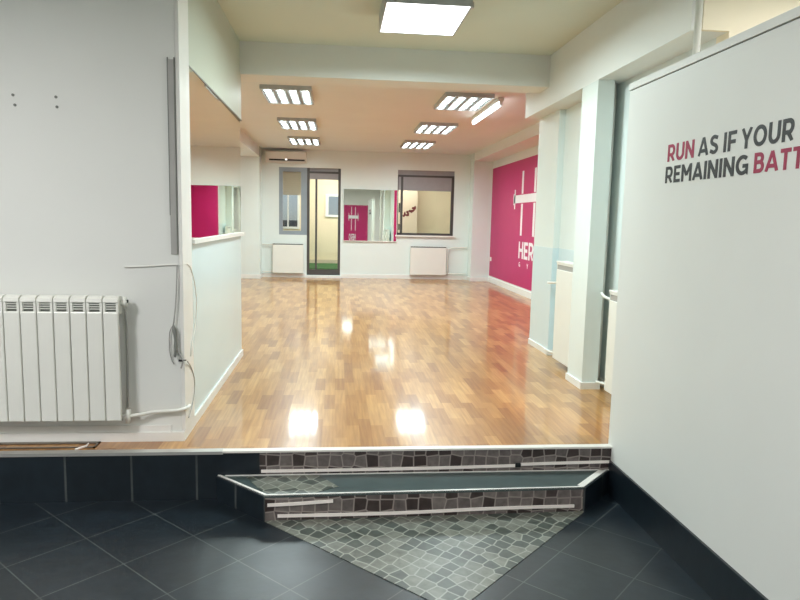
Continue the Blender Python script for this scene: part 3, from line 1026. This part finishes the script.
def louvre_lamp(loc, label):
    t = thing('louvre_ceiling_light', label, 'ceiling light', loc, 'louvred ceiling lights in the studio')
    sx, sy, h = .265, .43, .045
    bm = bmesh.new()
    bx(bm, -sx, sx, -sy, sy, -.012, 0)
    for s in (-1, 1):
        bx(bm, s * sx, s * (sx - .012), -sy, sy, -h, -.012)
        bx(bm, -sx + .012, sx - .012, s * sy, s * (sy - .012), -h, -.012)
    local('housing', bm, HOUSING, t)
    bm = bmesh.new()
    bx(bm, -sx + .014, sx - .014, -sy + .014, sy - .014, -.016, -.013)
    local('reflector', bm, REFL, t)
    for k in range(4):
        x = -.195 + k * .13
        bm = bmesh.new()
        tube(bm, [(x, -sy + .02, -.026), (x, sy - .02, -.026)], .008, 10)
        local('tube', bm, TUBE_L, t, True)
    bm = bmesh.new()
    for k in range(3):
        x = -.13 + k * .13
        bx(bm, x - .012, x + .012, -sy + .012, sy - .012, -h + .004, -.02)
    for k in range(9):
        y = -sy + .012 + (k + 1) * (2 * sy - .024) / 10
        bx(bm, -sx + .012, sx - .012, y - .0015, y + .0015, -h + .001, -.037)
    local('louvre', bm, LOUVRE, t)
    for k in range(4):
        area('lamp_light', t, (-.195 + k * .13, 0, -.036), .062, .8, P_LOUVRE / 4, SPREAD)
    return t


lv = [(-.54, 7.52), (-.56, 9.75), (-.57, 11.8), (1.40, 7.52), (1.41, 9.7), (1.41, 11.8)]
names = ['nearest louvred light of the left row, just behind the beam', 'middle louvred light of the left row', 'farthest louvred light of the left row, near the air conditioner',
         'nearest louvred light of the right row, beside the bare tube', 'middle louvred light of the right row', 'farthest louvred light of the right row, before the big window']
l0 = louvre_lamp((lv[0][0], lv[0][1], Z_CS), names[0])
for (x, y), nm in zip(lv[1:], names[1:]):
    dup(l0, (x, y, Z_CS), nm)

bt = thing('tube_light', 'bright bare tube light running into the room beside the right row', 'ceiling light', (1.78, 8.0, Z_CS))
bm = bmesh.new(); bx(bm, -.03, .03, -.75, .75, -.045, 0, .004)
local('batten', bm, W_PLASTIC, bt)
bm = bmesh.new(); tube(bm, [(0, -.72, -.068), (0, .72, -.068)], .022, 12)
local('tube', bm, TUBE, bt, True)
for s in (-1, 1):
    bm = bmesh.new()
    bx(bm, -.018, .018, s * .72, s * .745, -.09, -.04, .003)
    local('socket', bm, W_PLASTIC, bt)
area('lamp_light', bt, (0, 0, -.1), .06, 1.4, P_BATTEN, 170)


def opal_lamp(loc, label, color=COOL, watts=P_OPAL):
    t = thing('panel_ceiling_light', label, 'ceiling light', loc, 'square panel lights in the front room')
    bm = bmesh.new()
    sx, sy, h = .265, .33, .12
    for s in (-1, 1):
        bx(bm, s * sx, s * (sx - .01), -sy, sy, -h, 0)
        bx(bm, -sx + .01, sx - .01, s * sy, s * (sy - .01), -h, 0)
    bx(bm, -sx + .01, sx - .01, -sy + .01, sy - .01, -.02, 0)
    local('housing', bm, HOUSING, t)
    bm = bmesh.new(); bx(bm, -sx + .01, sx - .01, -sy + .01, sy - .01, -h + .003, -h + .012)
    local('diffuser', bm, OPAL, t)
    bm = bmesh.new(); bx(bm, sx, sx + .012, -sy + .01, -sy + .04, -h - .005, -h + .03, .003)
    local('clip', bm, ALU, t)
    area('lamp_light', t, (0, 0, -h - .004), .48, .6, watts, 176, color)
    return t


p0 = opal_lamp((.545, 4.45, Z_CF), 'large bright panel light on the ceiling just before the beam')
p1 = opal_lamp((-2.3, 1.3, Z_CF), 'unseen panel light added over the dark floor at the left, out of frame', PLAIN, P_ENTRY)  # unseen lamp added to brighten the left front wall
opal_lamp((.3, .6, Z_CF), 'unseen panel light added above the photographer, out of frame', PLAIN, P_ENTRY * .42)  # another added lamp, out of sight, lighting the front room
dup(p1, (2.9, 2.1, Z_CF), 'unseen panel light added behind the slogan partition, out of frame')  # added out of sight to light the cream wall at the right

lg = thing('panel_ceiling_light', 'unseen warm light added on the balcony ceiling to brighten the balcony', 'ceiling light', (.6, 14.4, 2.6))  # lamp added to light the balcony; its fitting is never in view
bm = bmesh.new(); bx(bm, -.6, .6, -.1, .1, -.06, 0, .01)
local('diffuser', bm, OPAL, lg)
area('lamp_light', lg, (0, 0, -.07), 3.0, .3, P_LOGGIA, 180, (1, .96, .92))

# ------------------------------------------------------------------ magenta mural with dumbbell emblem
def mural(name, label, plane, ycen, half, z0, z1, sq, zc0, zc1, tz0, tz1, left, right):
    """plane(u, z, d): u runs left to right over the painted wall, d out of the wall"""
    t = thing(name, label, 'mural', plane(0, z0, 0))
    def pbox(nm, u0, u1, za, zb, d0, d1, m):
        bm = bmesh.new()
        c = [plane(u, z, d) for u in (u0, u1) for z in (za, zb) for d in (d0, d1)]
        vs = [bm.verts.new(q) for q in c]
        for q in ((0, 1, 3, 2), (4, 6, 7, 5), (0, 4, 5, 1), (2, 3, 7, 6), (0, 2, 6, 4), (1, 5, 7, 3)):
            bm.faces.new([vs[i] for i in q])
        return obj(nm, bm, m, t)
    pbox('painted_panel', left, right, z0, z1, 0, .003, PINK)
    bm = bmesh.new()
    def eb(u0, u1, za, zb):
        c = [plane(u * sq, z, d) for u in (u0, u1) for z in (za, zb) for d in (.003, .005)]
        vs = [bm.verts.new(q) for q in c]
        for q in ((0, 1, 3, 2), (4, 6, 7, 5), (0, 4, 5, 1), (2, 3, 7, 6), (0, 2, 6, 4), (1, 5, 7, 3)):
            bm.faces.new([vs[i] for i in q])
    H = zc1 - zc0
    zb = zc0 + H * .51
    for s in (-1, 1):
        eb(s * .30, s * .40, zc0, zb - .015)          # lower half of each upright
        eb(s * .30, s * .40, zb + .15, zc1)           # upper half
        eb(s * .78, s * .84, zb - .10, zb + .235)     # weight plates
        eb(s * .84, s * .90, zb - .03, zb + .165)
    eb(-.86, .86, zb, zb + .135)                      # bar
    obj('dumbbell_emblem', bm, LETTER_W, t)
    wd = 1.22 * sq
    bm = text_bm('HERO', (wd, tz1 - tz0), lambda u, v, d: Vector(plane(-.44 * sq + u, tz0 + v, .003 + d)))
    obj('lettering', bm, LETTER_W, t)
    hh = (tz1 - tz0) * .28
    for k, ch in enumerate('GYM'):
        bm = text_bm(ch, (.085 * sq, hh), lambda u, v, d, k=k: Vector(plane((-.40 + k * .47) * sq + u, tz0 - hh * 1.75 + v, .003 + d)))
        obj('letter', bm, LETTER_W, t)
    return t


YM = 10.55
mural('wall_mural', 'magenta painted wall with white dumbbell emblem at the right of the studio',
      lambda u, z, d: (X_MAG - d, YM - u, z), YM, 2.6, .125, 2.26, 1.0, .985, 2.065, .60, .885, -(13.1 - YM), YM - 6.42)
mural('wall_mural', 'narrow magenta wall panel with emblem in the front room, seen only mirrored',
      lambda u, z, d: (1.09 - u, -1.5 + d, z), 0, .5, -.1, 1.80, .24, .72, 1.72, .30, .58, -.62, .42)
so = thing('wall_socket', 'small white socket low on the far end of the magenta wall', 'socket', (X_MAG - .005, 12.98, .465))
bm = bmesh.new(); bx(bm, X_MAG - .014, X_MAG - .003, 12.93, 13.03, .425, .505, .003)
obj('plate', bm, W_PLASTIC, so)
bm = bmesh.new(); tube(bm, [(X_MAG - .018, 12.98, .465), (X_MAG - .013, 12.98, .465)], .025, 14)
obj('insert', bm, W_PLASTIC, so)

# ------------------------------------------------------------------ slogan on the partition
sl = thing('wall_slogan', 'two lines of black and crimson capital letters on the right partition', 'lettering', (X_PART, 2.5, 1.39))
for body, ya, yb, z0, z1, m in (('RUN', 2.922, 2.700, 1.490, 1.566, LETTER_R), ('AS', 2.666, 2.523, 1.490, 1.566, LETTER_K), ('IF', 2.484, 2.403, 1.490, 1.566, LETTER_K),
                                ('YOUR', 2.372, 2.085, 1.490, 1.566, LETTER_K), ('REMAINING', 2.930, 2.318, 1.394, 1.468, LETTER_K), ('BATTERY', 2.283, 1.83, 1.396, 1.468, LETTER_R)):
    bm = text_bm(body, (ya - yb, z1 - z0), lambda u, v, d: Vector((X_PART - d, ya - u, z0 + v)))
    q = obj('word', bm, m, sl)
    q['label'] = ('crimson' if m is LETTER_R else 'black') + ' letters reading ' + body
